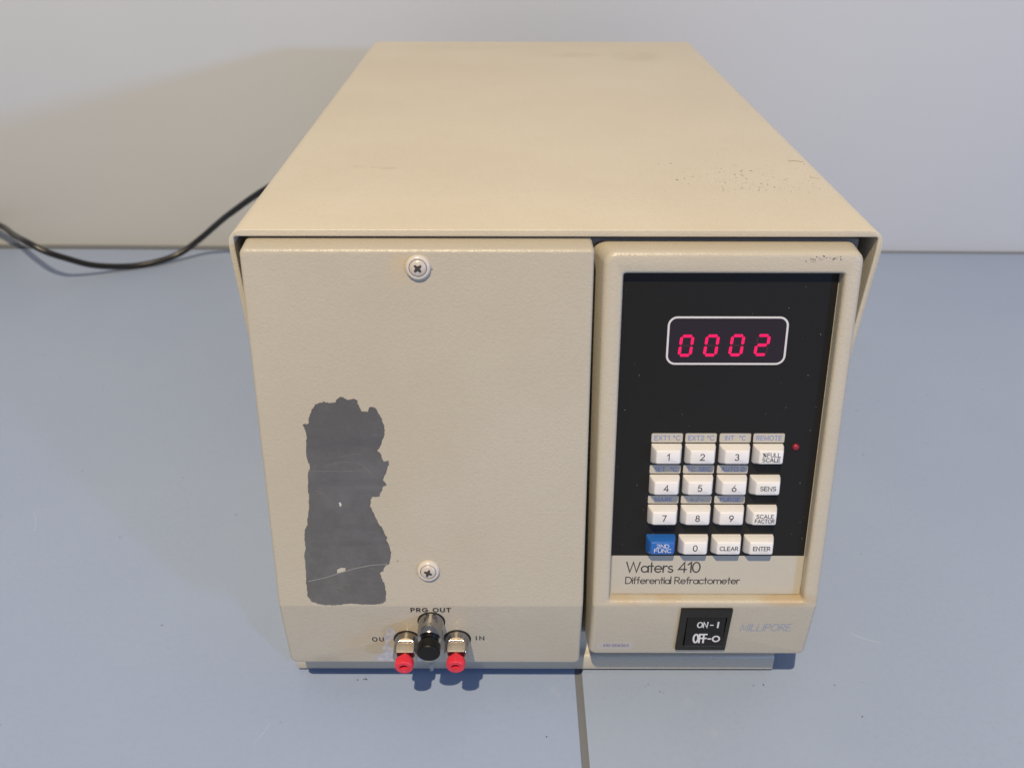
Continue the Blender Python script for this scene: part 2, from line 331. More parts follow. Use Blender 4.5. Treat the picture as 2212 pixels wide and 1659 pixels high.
# front shells
def shell(name, x0, x1, xb0, xb1, ztop, zfold, bottom_v, rc, mat, rtl, rtr, rbl, rbr, fold=.0019, x0top=0):
    """shell with upper and lower front faces; outline corners rounded, front edges filleted"""
    Lb = FL @ Vector((0, -bottom_v * S, 0)); zb = Lb.z; yb = Lb.y
    bm = bmesh.new()
    kf = (zfold - U0.z) / (U0.z - U1.z)
    pr = [(.0040, ztop), (U0.y + (U0.y - U1.y) * kf, zfold), (U1.y, U1.z), (yb, zb), (.0040, zb + .001)]
    xs0 = [xb0 - x0top, x0 - x0top, x0, x0, xb0]; xs1 = [xb1, x1, x1, x1, xb1]
    A = [bm.verts.new((xs0[i], *pr[i])) for i in range(5)]; B = [bm.verts.new((xs1[i], *pr[i])) for i in range(5)]
    for i in range(5): bm.faces.new((A[i], A[(i + 1) % 5], B[(i + 1) % 5], B[i]))
    bm.faces.new(A[::-1]); bm.faces.new(B)
    bmesh.ops.recalc_face_normals(bm, faces=bm.faces)
    bm.verts.ensure_lookup_table(); bm.edges.ensure_lookup_table()
    def eg(a, b): return bm.edges.get((a, b))
    for e, r in ((eg(A[0], A[1]), rtl), (eg(B[0], B[1]), rtr), (eg(A[3], A[4]), rbl), (eg(B[3], B[4]), rbr)):
        bmesh.ops.bevel(bm, geom=[e], offset=r, offset_type='OFFSET', segments=5, profile=.5, affect='EDGES')
    me = bpy.data.meshes.new(name); bm.to_mesh(me); bm.free(); me.materials.append(mat)
    o = bpy.data.objects.new(name, me); COL.objects.link(o); o.parent = root
    # round only the front edges (all edges with both ends well in front)
    bw = me.attributes.new('bevel_weight_edge', 'FLOAT', 'EDGE')
    import numpy as np
    for e in me.edges:
        a, b = (me.vertices[i].co for i in e.vertices)
        front = a.y < -.006 and b.y < -.006
        crease = abs(a.z - U1.z) < .0005 and abs(b.z - U1.z) < .0005
        bw.data[e.index].value = (1.0 if front else 0) if not crease else .35
    m = o.modifiers.new('b', 'BEVEL'); m.limit_method = 'WEIGHT'; m.width = fold; m.segments = 5
    bake(o, True, 25)
    return o
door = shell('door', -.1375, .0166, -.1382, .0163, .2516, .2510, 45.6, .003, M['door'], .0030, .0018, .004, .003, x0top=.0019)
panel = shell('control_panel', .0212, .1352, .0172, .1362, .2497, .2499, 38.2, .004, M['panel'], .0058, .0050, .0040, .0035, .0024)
# recess of the control panel
wu0, wu1, wv0, wv1, dep = 29.9, 127.3, 9.0, 176.9, 6.0
loops = []
for n_, ex in ((-dep, 0), (-1.9, 0.1), (-1.3, .2), (-.75, .45), (-.3, .85), (-.05, 1.35), (.0, 1.7), (.4, 2.6), (4, 3.2)):
    loops.append(rrect((wu0 - ex) * S, (wu1 + ex) * S, -(wv1 + ex) * S, -(wv0 - ex) * S, (1.1 + ex) * S, n_ * S))
v, f = loft(loops); cut = link('cutter', v, f, M['panel'], None, mtx=FU)
m = panel.modifiers.new('x', 'BOOLEAN'); m.object = cut; m.operation = 'DIFFERENCE'; m.solver = 'EXACT'
bake(panel, True, 28); bpy.data.objects.remove(cut)

# plates lying in the recess
def plate(name, u0, u1, v0, v1, n0, n1, mat, parent, r=.3, F=FU, seg=3):
    vv, ff = loft([rrect(u0 * S, u1 * S, -v1 * S, -v0 * S, r * S, n0 * S, seg), rrect(u0 * S, u1 * S, -v1 * S, -v0 * S, r * S, n1 * S, seg)])
    return link(name, vv, ff, M[mat], parent, mtx=F)
PL = -5.55
plate('overlay', 30.3, 126.9, 9.2, 154.2, -6.1, PL, 'black', root)
plate('nameplate', 31.0, 126.8, 154.26, 176.3, -6.1, PL, 'legend', root)
# display: printed frame, window, four seven-segment digits
def ring(name, u0, u1, v0, v1, r, wd, n, mat, parent, F=FU, h=.08):
    a = rrect(u0 * S, u1 * S, -v1 * S, -v0 * S, r * S, n * S, 8); b = rrect((u0 + wd) * S, (u1 - wd) * S, -(v1 - wd) * S, -(v0 + wd) * S, (r - wd) * S, n * S, 8)
    a2 = [(x, y, z + h * S) for x, y, z in a]; b2 = [(x, y, z + h * S) for x, y, z in b]
    k = len(a); V = a + a2 + b2 + b; Fc = []
    for j in range(3):
        for i in range(k): Fc.append((j * k + i, j * k + (i + 1) % k, (j + 1) * k + (i + 1) % k, (j + 1) * k + i))
    return link(name, V, Fc, M[mat], parent, mtx=F)
disp = plate('display', 52.2, 106.0, 30.6, 52.4, PL, PL + .05, 'window', root, 3.6, seg=8)
ring('display_frame', 51.5, 106.7, 29.9, 53.1, 4.4, .9, PL + .02, 'white', disp)
segs = {'0': 'abcdef', '2': 'abged'}
def digit(ch, u, v, w_=6.5, h_=10.6, th=1.36):
    V, Fc = [], []
    def sh(x, y): return ((u + x + .085 * y) * S, (-v + y) * S, (PL + .10) * S)
    def bar(x0, y0, x1, y1):
        d = Vector((x1 - x0, y1 - y0)); L = d.length; d.normalize(); nn = Vector((-d.y, d.x)); g = .28; t2 = th / 2
        pts = [(g, 0), (g + t2 * .8, t2), (L - g - t2 * .8, t2), (L - g, 0), (L - g - t2 * .8, -t2), (g + t2 * .8, -t2)]
        b_ = len(V)
        for a, c_ in pts: V.append(sh(x0 + d.x * a + nn.x * c_, y0 + d.y * a + nn.y * c_))
        Fc.append(tuple(range(b_, b_ + 6)))
    i = th / 2; W_, H_ = w_ - th, h_ - th; m_ = H_ / 2
    D_ = {'a': (0, H_, W_, H_), 'b': (W_, m_, W_, H_), 'c': (W_, 0, W_, m_), 'd': (0, 0, W_, 0), 'e': (0, 0, 0, m_), 'f': (0, m_, 0, H_), 'g': (0, m_, W_, m_)}
    for s_ in segs[ch]:
        x0, y0, x1, y1 = D_[s_]; bar(x0 + i, y0 + i, x1 + i, y1 + i)
    return link('digit', V, Fc, M['lit'], disp, mtx=FU)
t = NT('unlit segment'); t.setc((.045, .010, .018)); t.p(Roughness=.4); M['unlit'] = t.m
for i, (u, v) in enumerate([(56.75 + 11.65 * i, 49.15 - .12 * i) for i in range(4)]):
    W_, H_ = 6.5 - 1.36, 10.6 - 1.36
    for q in ([(0, H_ / 2, W_, H_ / 2)] if i < 3 else [(0, H_ / 2, 0, H_), (W_, 0, W_, H_ / 2)]):
        x0, y0, x1, y1 = [c_ + .68 for c_ in q]; hz = abs(x1 - x0) > .1; a, b_ = (.55, .4) if hz else (.4, .55)
        pts = [(x0 + a, y0 - .4), (x1 - a, y0 - .4), (x1 - a, y0 + .4), (x0 + a, y0 + .4)] if hz else [(x0 - .4, y0 + .55), (x0 + .4, y0 + .55), (x0 + .4, y1 - .55), (x0 - .4, y1 - .55)]
        link('unlit_segment', [((u + x + .085 * y) * S, (-v + y) * S, (PL + .08) * S) for x, y in pts], [(0, 1, 2, 3)], M['unlit'], disp, mtx=FU)
for i, ch in enumerate('0002'): digit(ch, 56.75 + 11.65 * i, 49.15 - .12 * i)['label'] = 'glowing red digit ' + ch
# indicator lamp
vv, ff = loft([circ(1.75 * S, 0), circ(1.7 * S, .5 * S), circ(1.3 * S, 1.1 * S), circ(.7 * S, 1.4 * S)]); link('indicator_lamp', vv, ff, M['lens'], root, True, at(FU, 116.3, 94.6, PL))

# keys
KU = [47.0, 63.15, 79.5, 95.6]; KV = [92.7, 109.05, 125.3, 141.75]
names = [['1', '2', '3', '%FULL|SCALE'], ['4', '5', '6', 'SENS'], ['7', '8', '9', 'SCALE|FACTOR'], ['2ND|FUNC', '0', 'CLEAR', 'ENTER']]
def key_mesh():
    L = []
    for n_, u0, u1, v0, v1, r in ((0, .15, 14.65, .25, 9.8, .5), (.9, .2, 14.6, .3, 9.75, .6), (2.2, .3, 14.5, .4, 9.6, .7), (6.2, 1.55, 13.35, .85, 7.95, .75), (6.8, 1.8, 13.1, 1.05, 7.75, .75), (7.05, 2.2, 12.7, 1.4, 7.4, .7)):
        L.append(rrect(u0 * S, u1 * S, -v1 * S, -v0 * S, r * S, n_ * S, 4))
    L[0] = L[0]
    return loft(L)
kv, kf = key_mesh()
def make_key(mat): return link('key', kv, kf, M[mat], root, True)
kproto = None
for r_ in range(4):
    for c_ in range(4):
        if r_ == 3 and c_ == 0: k = make_key('key_blue')
        elif kproto is None: k = kproto = make_key('key')
        else:
            k = kproto.copy(); COL.objects.link(k); k.parent = root
        k.matrix_world = at(FU, KU[c_], KV[r_], PL)
        s_ = names[r_][c_]; k['label'] = ('blue' if (r_ == 3 and c_ == 0) else 'white') + ' key marked ' + s_.replace('|', ' ')
        fc_u, fc_v = KU[c_] + 7.6, KV[r_] + 4.25; nn = PL + 7.09; ink = 'white' if (r_, c_) == (3, 0) else 'ink_black'
        if '|' in s_:
            a, b = s_.split('|'); wd = {'%FULL': 8.3, 'SCALE': 8.3, 'FACTOR': 9.3, '2ND': 5.9, 'FUNC': 8.1}
            wa, wb = wd[a], wd[b]
            if a == 'SCALE': wa = 8.2
            bm_obj = []
            for q, wq, vv_ in ((a, wa, fc_v - .25), (b, wb, fc_v + 2.3)): 
                bm_obj.append(text(q, FU, fc_u, vv_, 1.9, wq, .175, ink, None, 'c', n=nn))
            V, Fc = [], []
            for o in bm_obj:
                b0 = len(V); V += [tuple(x.co) for x in o.data.vertices]; Fc += [tuple(b0 + i for i in p.vertices) for p in o.data.polygons]
            for o in bm_obj: bpy.data.objects.remove(o)
            t_ = link('lettering', V, Fc, M[ink], None)
        elif len(s_) > 1: t_ = text(s_, FU, fc_u, fc_v + 1.15, 2.1, {'SENS': 7.4, 'CLEAR': 8.8, 'ENTER': 8.2}[s_], .18, ink, None, 'c', n=nn)
        else: t_ = text(s_, FU, fc_u - .2, fc_v + 1.5, 3.1, None, .15, ink, None, 'c', n=nn)
        t_.parent = k; t_.matrix_parent_inverse = k.matrix_world.inverted()
# legends above the keys
leg = [['EXT1 °C', 'EXT2 °C', 'INT  °C', 'REMOTE'], ['SET  °C', 'TC SEC', 'AUTO 0', None], ['MARK', '+/-', 'PURGE', None]]
lw = {'EXT1 °C': 11.9, 'EXT2 °C': 11.9, 'INT  °C': 9.5, 'REMOTE': 11.8, 'SET  °C': 10.6, 'TC SEC': 11.2, 'AUTO 0': 10.9, 'MARK': 8.3, '+/-': 6.3, 'PURGE': 9.6}
for r_ in range(3):
    for c_ in range(4):
        s_ = leg[r_][c_]
        if not s_: continue
        v0 = (87.6, 104.25, 120.7)[r_]; hgt = (4.75, 4.45, 4.2)[r_]
        p = plate('key_legend', KU[c_] + .05, KU[c_] + 14.95, v0, v0 + hgt, PL, PL + .06, 'legend', root, .7)
        p['label'] = 'beige legend reading ' + s_
        ring('border', KU[c_] + .05, KU[c_] + 14.95, v0, v0 + hgt, .7, .22, PL + .06, 'white' if r_ == 9 else 'sticker', p, h=.03)
        text(s_, FU, KU[c_] + 7.6 + (.15 if r_ else 0), v0 + hgt / 2 + 1.15, 2.25, lw[s_], .17, 'blue_ink', p, 'c', n=PL + .10, sp=.28)
# nameplate lettering
text('Waters 410', FU, 38.3, 163.75, 5.7, 37.0, .13, 'ink', root, n=PL + .05, sp=.13)
text('Differential Refractometer', FU, 38.2, 170.45, 3.75, 57.6, .145, 'ink', root, n=PL + .05, sp=.13)

# rocker switch on the lower front
sw = bpy.data.objects.new('rocker_switch', None); COL.objects.link(sw); sw.parent = root
a0 = (66.2, 92.4, 1.1, 33.0)
loopsf = [rrect(66.2 * S, 92.4 * S, -32.6 * S, -.9 * S, .5 * S, 0, 3), rrect(66.2 * S, 92.4 * S, -32.6 * S, -.9 * S, .5 * S, 1.2 * S, 3), rrect(66.6 * S, 92.0 * S, -32.2 * S, -1.3 * S, .5 * S, 1.6 * S, 3),
          rrect(69.6 * S, 90.2 * S, -28.4 * S, -6.5 * S, .4 * S, 1.6 * S, 3), rrect(69.8 * S, 90.0 * S, -28.2 * S, -6.7 * S, .4 * S, .35 * S, 3)]
vv, ff = loft(loopsf); link('switch_frame', vv, ff, M['switch'], sw, mtx=FL)
bm = [(70.1, 7.0, .4), (70.1, 27.9, .4)]
rk = [(7.0, 1.25), (16.3, 1.75), (17.2, 2.05), (26.6, 3.5), (27.8, 3.0), (27.9, .4), (7.0, .4)]
vv, ff = loft([[(70.1 * S, -a * S, b * S) for a, b in rk], [(89.7 * S, -a * S, b * S) for a, b in rk]])
rocker = bev(link('rocker', vv, ff, M['switch'], sw, mtx=FL), .0003, 2)
def tilted(v0, n0, v1, n1):
    A = FL @ Vector((0, -v0 * S, n0 * S)); B = FL @ Vector((0, -v1 * S, n1 * S)); return frame(A, B)
T1 = tilted(7.0, 1.25, 16.3, 1.75); T2 = tilted(17.2, 2.05, 26.6, 3.5)
text('ON', T1, 75.6, 7.0, 3.7, 5.0, .19, 'white', sw, n=.06, slant=.03, sp=.22)
text('-', T1, 82.3, 7.0, 3.7, 1.2, .2, 'white', sw, n=.06); text('I', T1, 86.1, 7.0, 3.7, None, .24, 'white', sw, n=.06)
text('OFF', T2, 74.4, 6.9, 5.4, 6.6, .175, 'white', sw, n=.06, sp=.24)
text('-', T2, 82.0, 6.9, 5.4, 1.2, .17, 'white', sw, n=.06); text('O', T2, 84.3, 6.2, 3.5, 3.4, .24, 'white', sw, n=.06)

text('MILLIPORE', FL, 98.6, 18.6, 5.3, 25.6, .078, 'slate_ink', root, n=.05, slant=.12, sp=.25)
stk = plate('serial_sticker', 24.3, 44.6, 27.9, 33.9, 0, .05, 'sticker', root, 1.2, FL, 4)
ring('sticker_border', 24.3, 44.6, 27.9, 33.9, 1.2, .16, .05, 'sticker_edge', stk, FL, .02)
text('410-006363', FL, 28.4, 31.4, 2.0, 13.2, .2, 'violet_ink', stk, n=.09)

# door: screws, scraped patch, worn spot, prints
def screw(u, v, rot):
    mt = at(FU, u, v, 0)
    pr = [(5.7, 0), (5.7, .5), (5.45, 1.3), (4.95, 1.9), (4.4, 2.15), (4.08, 2.1), (4.0, 1.9), (3.98, 1.4)]
    vv, ff = loft([circ(r * S, z * S) for r, z in pr]); wsh = link('screw', vv, ff, M['washer'], door, True, mt); wsh['label'] = 'white cup washer with painted cross head screw'
    pr = [(3.98, 1.3), (3.98, 1.42)]; vv, ff = loft([circ(r * S, z * S) for r, z in pr]); link('gap_ring', vv, ff, M['dark'], wsh, True, mt)
    pr = [(3.78, 1.35), (3.78, 1.95), (3.5, 2.3), (2.6, 2.65), (1.3, 2.88), (.3, 2.93)]; vv, ff = loft([circ(r * S, z * S) for r, z in pr]); link('screw_head', vv, ff, M['screw'], wsh, True, mt)
    V, Fc = [], []
    for k in range(2):
        a = math.radians(rot + 90 * k); c_, s_ = math.cos(a), math.sin(a); h = 2.98 + .01 * k; b_ = len(V)
        for x, y in ((-2.1, -.42), (-.7, -.75), (.7, -.75), (2.0, -.4), (2.15, .38), (.75, .7), (-.7, .75), (-1.9, .45)):
            V.append(((x * c_ - y * s_) * S, (x * s_ + y * c_) * S, (h + .04) * S))
        Fc.append(tuple(range(b_, b_ + 8)))
    link('cross_recess', V, Fc, M['recess'], wsh, mtx=mt)
screw(-60.9, 6.1, 43); screw(-61.0, 159.5, 68)

PATCH = [(-117.44, 80.75), (-115.09, 80.74), (-114.7, 78.21), (-112.89, 73.54), (-111.01, 70.67), (-107.64, 69.96), (-106.93, 69.24), (-104.67, 70.16), (-102.0, 69.95), (-100.22, 67.95), (-98.5, 66.96), (-97.23, 67.95), (-94.95, 68.51), (-92.93, 67.94), (-91.33, 68.86), (-90.53, 72.42), (-89.44, 74.36), (-86.66, 74.57), (-86.23, 72.78), (-85.19, 72.06), (-82.9, 72.63), (-81.9, 75.28), (-80.48, 77.79), (-79.38, 82.86), (-79.69, 86.51), (-81.11, 90.91), (-83.29, 94.02), (-81.7, 96.09), (-80.84, 99.44), (-79.84, 99.96), (-78.13, 99.66), (-78.0, 101.3), (-79.81, 106.57), (-81.32, 109.6), (-79.74, 112.48), (-81.29, 113.25), (-82.3, 115.7), (-83.68, 118.62), (-86.93, 118.93), (-87.7, 120.32), (-88.36, 123.8), (-86.67, 127.3), (-84.86, 132.77), (-82.91, 135.92), (-81.68, 139.49), (-80.56, 141.08), (-81.25, 142.27), (-79.85, 145.47), (-79.09, 149.09), (-80.3, 155.57), (-82.88, 157.61), (-83.33, 159.66), (-85.18, 161.06), (-84.28, 164.59), (-82.92, 169.15), (-82.93, 174.15), (-83.09, 177.51), (-84.95, 178.78), (-87.87, 179.37), (-93.65, 179.47), (-99.41, 179.06), (-104.47, 179.24), (-108.18, 179.9), (-110.4, 180.0), (-114.7, 179.8), (-116.75, 179.26), (-120.27, 178.0), (-122.21, 175.07), (-122.55, 170.06), (-122.25, 164.26), (-122.38, 158.51), (-122.3, 152.81), (-121.16, 147.15), (-121.5, 142.35), (-120.86, 136.79), (-119.11, 134.02), (-118.99, 130.48), (-117.94, 125.8), (-117.6, 120.37), (-117.68, 115.0), (-117.16, 108.15), (-115.95, 102.87), (-116.67, 99.88), (-117.1, 93.93), (-116.76, 89.5), (-116.18, 88.03), (-116.65, 83.65), (-117.35, 82.2)]
WORN = [(-83.99, 16.84), (-82.38, 16.53), (-80.12, 18.02), (-79.5, 20.43), (-81.45, 25.29), (-84.49, 28.36), (-83.52, 31.44), (-81.19, 32.67), (-80.8, 36.0), (-74.0, 34.5), (-67.5, 37.0), (-65.2, 40.0), (-65.8, 43.3), (-89.97, 43.3), (-92.6, 42.9), (-90.59, 38.96), (-88.0, 37.06), (-87.14, 31.45), (-85.64, 27.75), (-86.64, 25.3), (-84.76, 21.65)]
def rough(pts, n=3, amp=.35, seed=1):
    rnd = random.Random(seed); out = []
    for i, p in enumerate(pts):
        q = pts[(i + 1) % len(pts)]
        for k in range(n):
            t_ = k / n; a = amp if k else amp * .3
            out.append((p[0] + (q[0] - p[0]) * t_ + rnd.uniform(-a, a), p[1] + (q[1] - p[1]) * t_ + rnd.uniform(-a, a)))
    return out
def decal(name, pts, F, n, mat, parent, holes=None):
    me_v = [(u * S, -v * S, n * S) for u, v in pts]
    return link(name, me_v, [tuple(range(len(pts)))], M[mat], parent, mtx=F)
patch = decal('bare_metal_patch', rough(PATCH, 4, .30, 3), FU, .05, 'bare', door); patch['label'] = 'tall grey patch where the beige paint is scraped off'
def line(name, pts, F, wd, n, mat, parent):
    V, Fc = [], []; ribbon([(u * S, -v * S) for u, v in pts], wd * S, n * S, V, Fc, False); return link(name, V, Fc, M[mat], parent, mtx=F)
e_ = rough(PATCH, 4, .30, 3)
line('paint_edge', [e_[i] for i in range(0, 88)] , FU, .11, .08, 'sticker_edge', patch)
line('paint_edge', [e_[i] for i in range(225, 285)] , FU, .2, .08, 'sticker_edge', patch)
line('scratch', [(-121.5, 166.0), (-112, 163.6), (-104, 160.6), (-97, 158.3), (-90, 156.7), (-81.6, 156.0)], FU, .13, .09, 'chip_edge', patch)
line('scratch', [(-116, 105.0), (-106, 105.1), (-91.5, 105.1)], FU, .06, .09, 'sticker_edge', patch)
rs = random.Random(21)
for k in range(9):
    x, y, a, L_s = rs.uniform(-114, -88), rs.uniform(80, 176), rs.uniform(-.5, .5), rs.uniform(4, 12)
    line('scratch', [(x + L_s * q * math.cos(a + .3 * q), y + L_s * q * math.sin(a + .3 * q)) for q in (0, .5, 1)], FU, rs.uniform(.05, .08), .085, 'sticker_edge', patch)
decal('paint_chip', rough([(-103.3, 121.8), (-102.3, 121.6), (-101.9, 123.2), (-102.9, 124.2)], 2, .15, 5), FU, .1, 'chip_edge', patch)
decal('paint_chip', rough([(-106.6, 159.3), (-104.2, 158.0), (-102.2, 158.2), (-102.4, 159.8), (-104.6, 160.6), (-106.6, 161.2)], 2, .15, 6), FU, .1, 'legend', patch)
wn = decal('worn_spot', rough(WORN, 3, .45, 8), FL, .05, 'worn', door)
text('PRG OUT', FL, -70.6, 4.3, 2.75, 19.9, .25, 'ink_black', door, n=.05, sp=.42)
text('OU', FL, -92.2, 27.3, 2.9, 5.6, .22, 'ink_black', door, n=.05, sp=.55)
text('IN', FL, -38.0, 26.2, 2.8, 3.9, .22, 'ink_black', door, n=.05, sp=.6)

# ports
def lathe(name, pr, mat, parent, mt, n=48, smooth=True):
    vv, ff = loft([circ(r * S, z * S, n) for r, z in pr]); return link(name, vv, ff, M[mat], parent, smooth, mt)
def knurl(pr, n=112, amp=.16):
    L = []
    for r, z, k in pr:
        L.append([((r - (amp if (i % 4) in (2, 3) else 0) * k) * S * math.cos(2 * math.pi * i / n), (r - (amp if (i % 4) in (2, 3) else 0) * k) * S * math.sin(2 * math.pi * i / n), z * S) for i in range(n)])
    return loft(L)
def port(u, v, kind):
    mt = at(FL, u, v, 0); e = bpy.data.objects.new('port', None); COL.objects.link(e); e.parent = root
    lathe('hole_shade', [(7.15, 0), (7.15, .12)], 'dark', e, mt)  # black disc painted as the shaded hole around the fitting
    if kind == 'cap':
        e['label'] = 'upper purge port, steel tube closed with a black cap'
        lathe('fitting', [(6.55, 0), (6.5, 5.0), (6.3, 11.1), (5.9, 11.6), (1, 11.6)], 'steel', e, mt)
        vv, ff = knurl([(3.9, 11.5, 0), (3.9, 14.2, 0), (4.6, 14.6, 0), (5.75, 15.2, 1), (5.85, 15.6, 1), (5.85, 19.6, 1), (5.75, 20.0, 0), (5.35, 20.4, 0), (.5, 20.45, 0)], 96, .08)
        link('cap', vv, ff, M['rubber'], e, True, mt)
        lathe('neck_ring', [(4.5, 11.6), (4.5, 12.5), (4.3, 12.7), (1, 12.7)], 'rubber', e, mt)
    else:
        def cc(h, z, r=6.45, n=64):
            return [(x, max(min(y, h * S), -h * S), z_) for x, y, z_ in circ(r * S, z * S, n)]
        L = [cc(9, 0), cc(9, 4.4), cc(4.7, 4.6), cc(4.35, 5.2), cc(4.35, 11.25), cc(4.15, 11.5, 6.2)]
        vv, ff = loft(L); link('fitting', vv, ff, M['steel'], e, True, mt)
        plate_ = box('wrench_flat_sheen', -4.5 * S, 4.5 * S, 4.36 * S, 4.47 * S, 5.4 * S, 10.9 * S, M['flat'], e, .0002, mt)  # added plate in lighter steel, paints the bright reflection on the flat
        nut = lathe('nut', [(2.7, 11.4), (2.7, 13.6), (1, 13.6)], 'red', e, mt)
        vv, ff = knurl([(2.6, 13.0, 0), (4.3, 13.15, 0), (4.7, 13.5, 1), (4.7, 17.3, 1), (4.45, 17.6, 0), (4.1, 17.95, 0), (2.35, 18.05, 0), (2.2, 17.8, 0), (2.1, 15.0, 0), (.3, 15.0, 0)], 112, .36)
        link('knurled_head', vv, ff, M['red'], nut, True, mt)
        lathe('bore', [(2.12, 15.02), (2.12, 15.1)], 'red_dark', nut, mt)
        L = []
        for z in (15.1, 18.03):   # the lower half of the bore is filled: D shaped opening
            L.append([(x * S, (y - .0) * S, z * S) for x, y in [(-2.15, -.75), (2.15, -.75)] + [(2.2 * math.cos(math.radians(a)), 2.2 * math.sin(math.radians(a))) for a in range(-20, -161, -20)]])
        vv, ff = loft(L); link('bore_flat', vv, ff, M['red'], nut, mtx=mt)
    return e
port(-60.8, 11.6, 'cap'); port(-74.1, 26.0, 'nut')['label'] = 'left outlet port with flatted steel fitting and red knurled nut'
port(-47.9, 25.4, 'nut')['label'] = 'right inlet port with flatted steel fitting and red knurled nut'
mt = at(FL, -62.0, 41.5, 3.5) @ Matrix.Rotation(math.radians(90), 4, 'X')
vv, ff = loft([circ(1.1 * S, 0, 24), circ(1.1 * S, 4.6 * S, 24), circ(.8 * S, 5.3 * S, 24)]); link('drip_tube', vv, ff, M['clear'], root, True, mt)


# ------------------------------------------------------------------ wear marks with shapes of their own
SPK_M = [(56.9, 103.2, 0.3), (59.9, 104.1, 0.3), (62.8, 102.4, 0.22), (66.4, 104.6, 0.45), (65.3, 74.7, 0.67), (69.5, 77.3, 0.38), (73.1, 79.7, 0.22), (74.6, 80.7, 0.38), (86.3, 109.1, 0.22), (82.4, 84.9, 0.22), (95.4, 123.9, 0.3), (66.8, 68.2, 0.22), (70.2, 67.5, 0.3), (56.5, 57.4, 0.3), (89.7, 95.4, 0.3), (91.9, 94.5, 0.38), (88.0, 87.0, 0.3), (89.7, 88.0, 0.38), (92.2, 88.8, 0.38), (95.2, 87.0, 0.22), (100.2, 101.9, 0.38), (101.4, 101.3, 0.38), (100.0, 98.6, 0.22), (101.4, 90.1, 0.67), (102.7, 92.3, 0.38), (97.0, 84.3, 0.6), (96.5, 78.4, 0.67), (100.2, 83.5, 0.45), (100.7, 81.5, 0.38), (101.3, 77.2, 0.53), (101.6, 76.3, 0.3), (106.8, 91.2, 0.6), (107.4, 90.2, 0.45), (108.4, 90.2, 0.22), (85.5, 73.4, 0.3), (86.8, 71.8, 0.3), (88.8, 73.4, 0.3), (89.1, 69.9, 0.45), (92.3, 74.2, 0.38), (91.5, 68.9, 0.22), (86.2, 62.6, 0.3), (86.2, 59.9, 0.3), (85.5, 57.0, 0.3), (88.0, 56.0, 0.22), (92.0, 58.8, 0.22), (96.0, 60.7, 0.38), (99.6, 69.9, 0.3), (97.6, 60.0, 0.22), (100.2, 62.6, 0.38), (99.2, 58.9, 0.3), (107.3, 68.6, 0.38), (104.8, 61.9, 0.53), (103.5, 57.6, 0.38), (107.2, 57.6, 0.38), (110.4, 69.0, 0.3), (110.0, 66.7, 0.38), (106.8, 62.3, 0.22), (108.5, 76.3, 0.3), (110.9, 77.9, 0.22), (114.6, 87.1, 0.22), (116.0, 80.3, 0.3), (115.9, 77.5, 0.22), (112.3, 62.7, 0.45), (115.7, 62.7, 0.3), (114.4, 58.6, 0.22), (120.6, 74.9, 0.38), (122.4, 76.3, 0.38), (119.1, 55.8, 0.3), (122.1, 62.7, 0.3), (132.3, 95.6, 0.38), (130.4, 85.1, 0.22), (124.6, 60.9, 0.22), (132.5, 73.0, 0.22), (127.4, 54.0, 0.3), (135.9, 81.0, 0.3), (133.7, 68.5, 0.38), (132.1, 63.9, 0.22), (133.0, 61.5, 0.22), (134.7, 60.5, 0.3), (138.0, 65.9, 0.22), (139.3, 60.9, 0.3), (132.4, 78.0, 0.3), (138.7, 103.2, 0.45), (131.8, 106.5, 0.3)]
def chips(name, pts, F, n, mat, parent, seed, aspect=1.0):
    rnd = random.Random(seed); V, Fc = [], []
    for (x, y, r_) in pts:
        k = rnd.randint(5, 8); b_ = len(V); a0 = rnd.uniform(0, 3.1); st = rnd.uniform(.8, 2.2)
        for i in range(k):
            a = 2 * math.pi * i / k; q = r_ * rnd.uniform(.55, 1.2); px_, py_ = q * st * math.cos(a), q * math.sin(a) * aspect
            V.append(((x + px_ * math.cos(a0) - py_ * math.sin(a0)) * S, (y + px_ * math.sin(a0) + py_ * math.cos(a0)) * S, n * S))
        Fc.append(tuple(range(b_, b_ + k)))
    o = link(name, V, Fc, M[mat], parent, mtx=F); o['kind'] = 'stuff'; return o
M['chip'] = plain('bare spot under the enamel', (.17, .135, .085), .6, 0, .5)
M['chip_faint'] = plain('faint rub mark', (.33, .28, .20), .6, 0, .5)
TOP = Matrix.Translation((0, 0, .256))
rnd = random.Random(11)
more = [(rnd.gauss(108, 17), rnd.gauss(72, 13), rnd.uniform(.12, .25)) for _ in range(150)]
chips('scuff', [(x, y, r_ * 1.0) for x, y, r_ in SPK_M], TOP, .03, 'chip', cover, 1)
chips('scuff', [p for p in more if p[0] < 139 and 52 < p[1] < 110], TOP, .032, 'chip_faint', cover, 2)
line('scuff', [(132, 110.5), (136.0, 109.4), (139.1, 108.0)], Matrix.Identity(4) @ TOP @ Matrix.Scale(-1, 4, (0, 1, 0)), .7, .03, 'chip', cover)
line('scuff', [(135.2, 78.6), (137.2, 78.4), (139.0, 77.2)], TOP @ Matrix.Scale(-1, 4, (0, 1, 0)), .6, .03, 'chip_faint', cover)
PAN_M = [(109.43, 3.17, .3), (111.6, 2.0, .2), (112.5, 2.55, .22), (113.5, 2.5, .2), (114.0, 1.2, .22), (117.0, .9, .26), (118.4, 1.7, .28), (121.75, 2.1, .34), (121.2, 2.6, .22), (124.6, 2.4, .34), (124.4, 1.1, .2), (115.2, 2.0, .16), (119.8, 1.6, .15), (122.8, 1.4, .16)]
chips('scuff', [(u, -v, r_) for u, v, r_ in PAN_M], FU, .04, 'ink', panel, 3)
line('scuff', [(111.2, 3.0), (111.6, 2.3), (112.6, 2.0), (113.2, 2.4)], FU, .22, .04, 'chip_faint', panel)
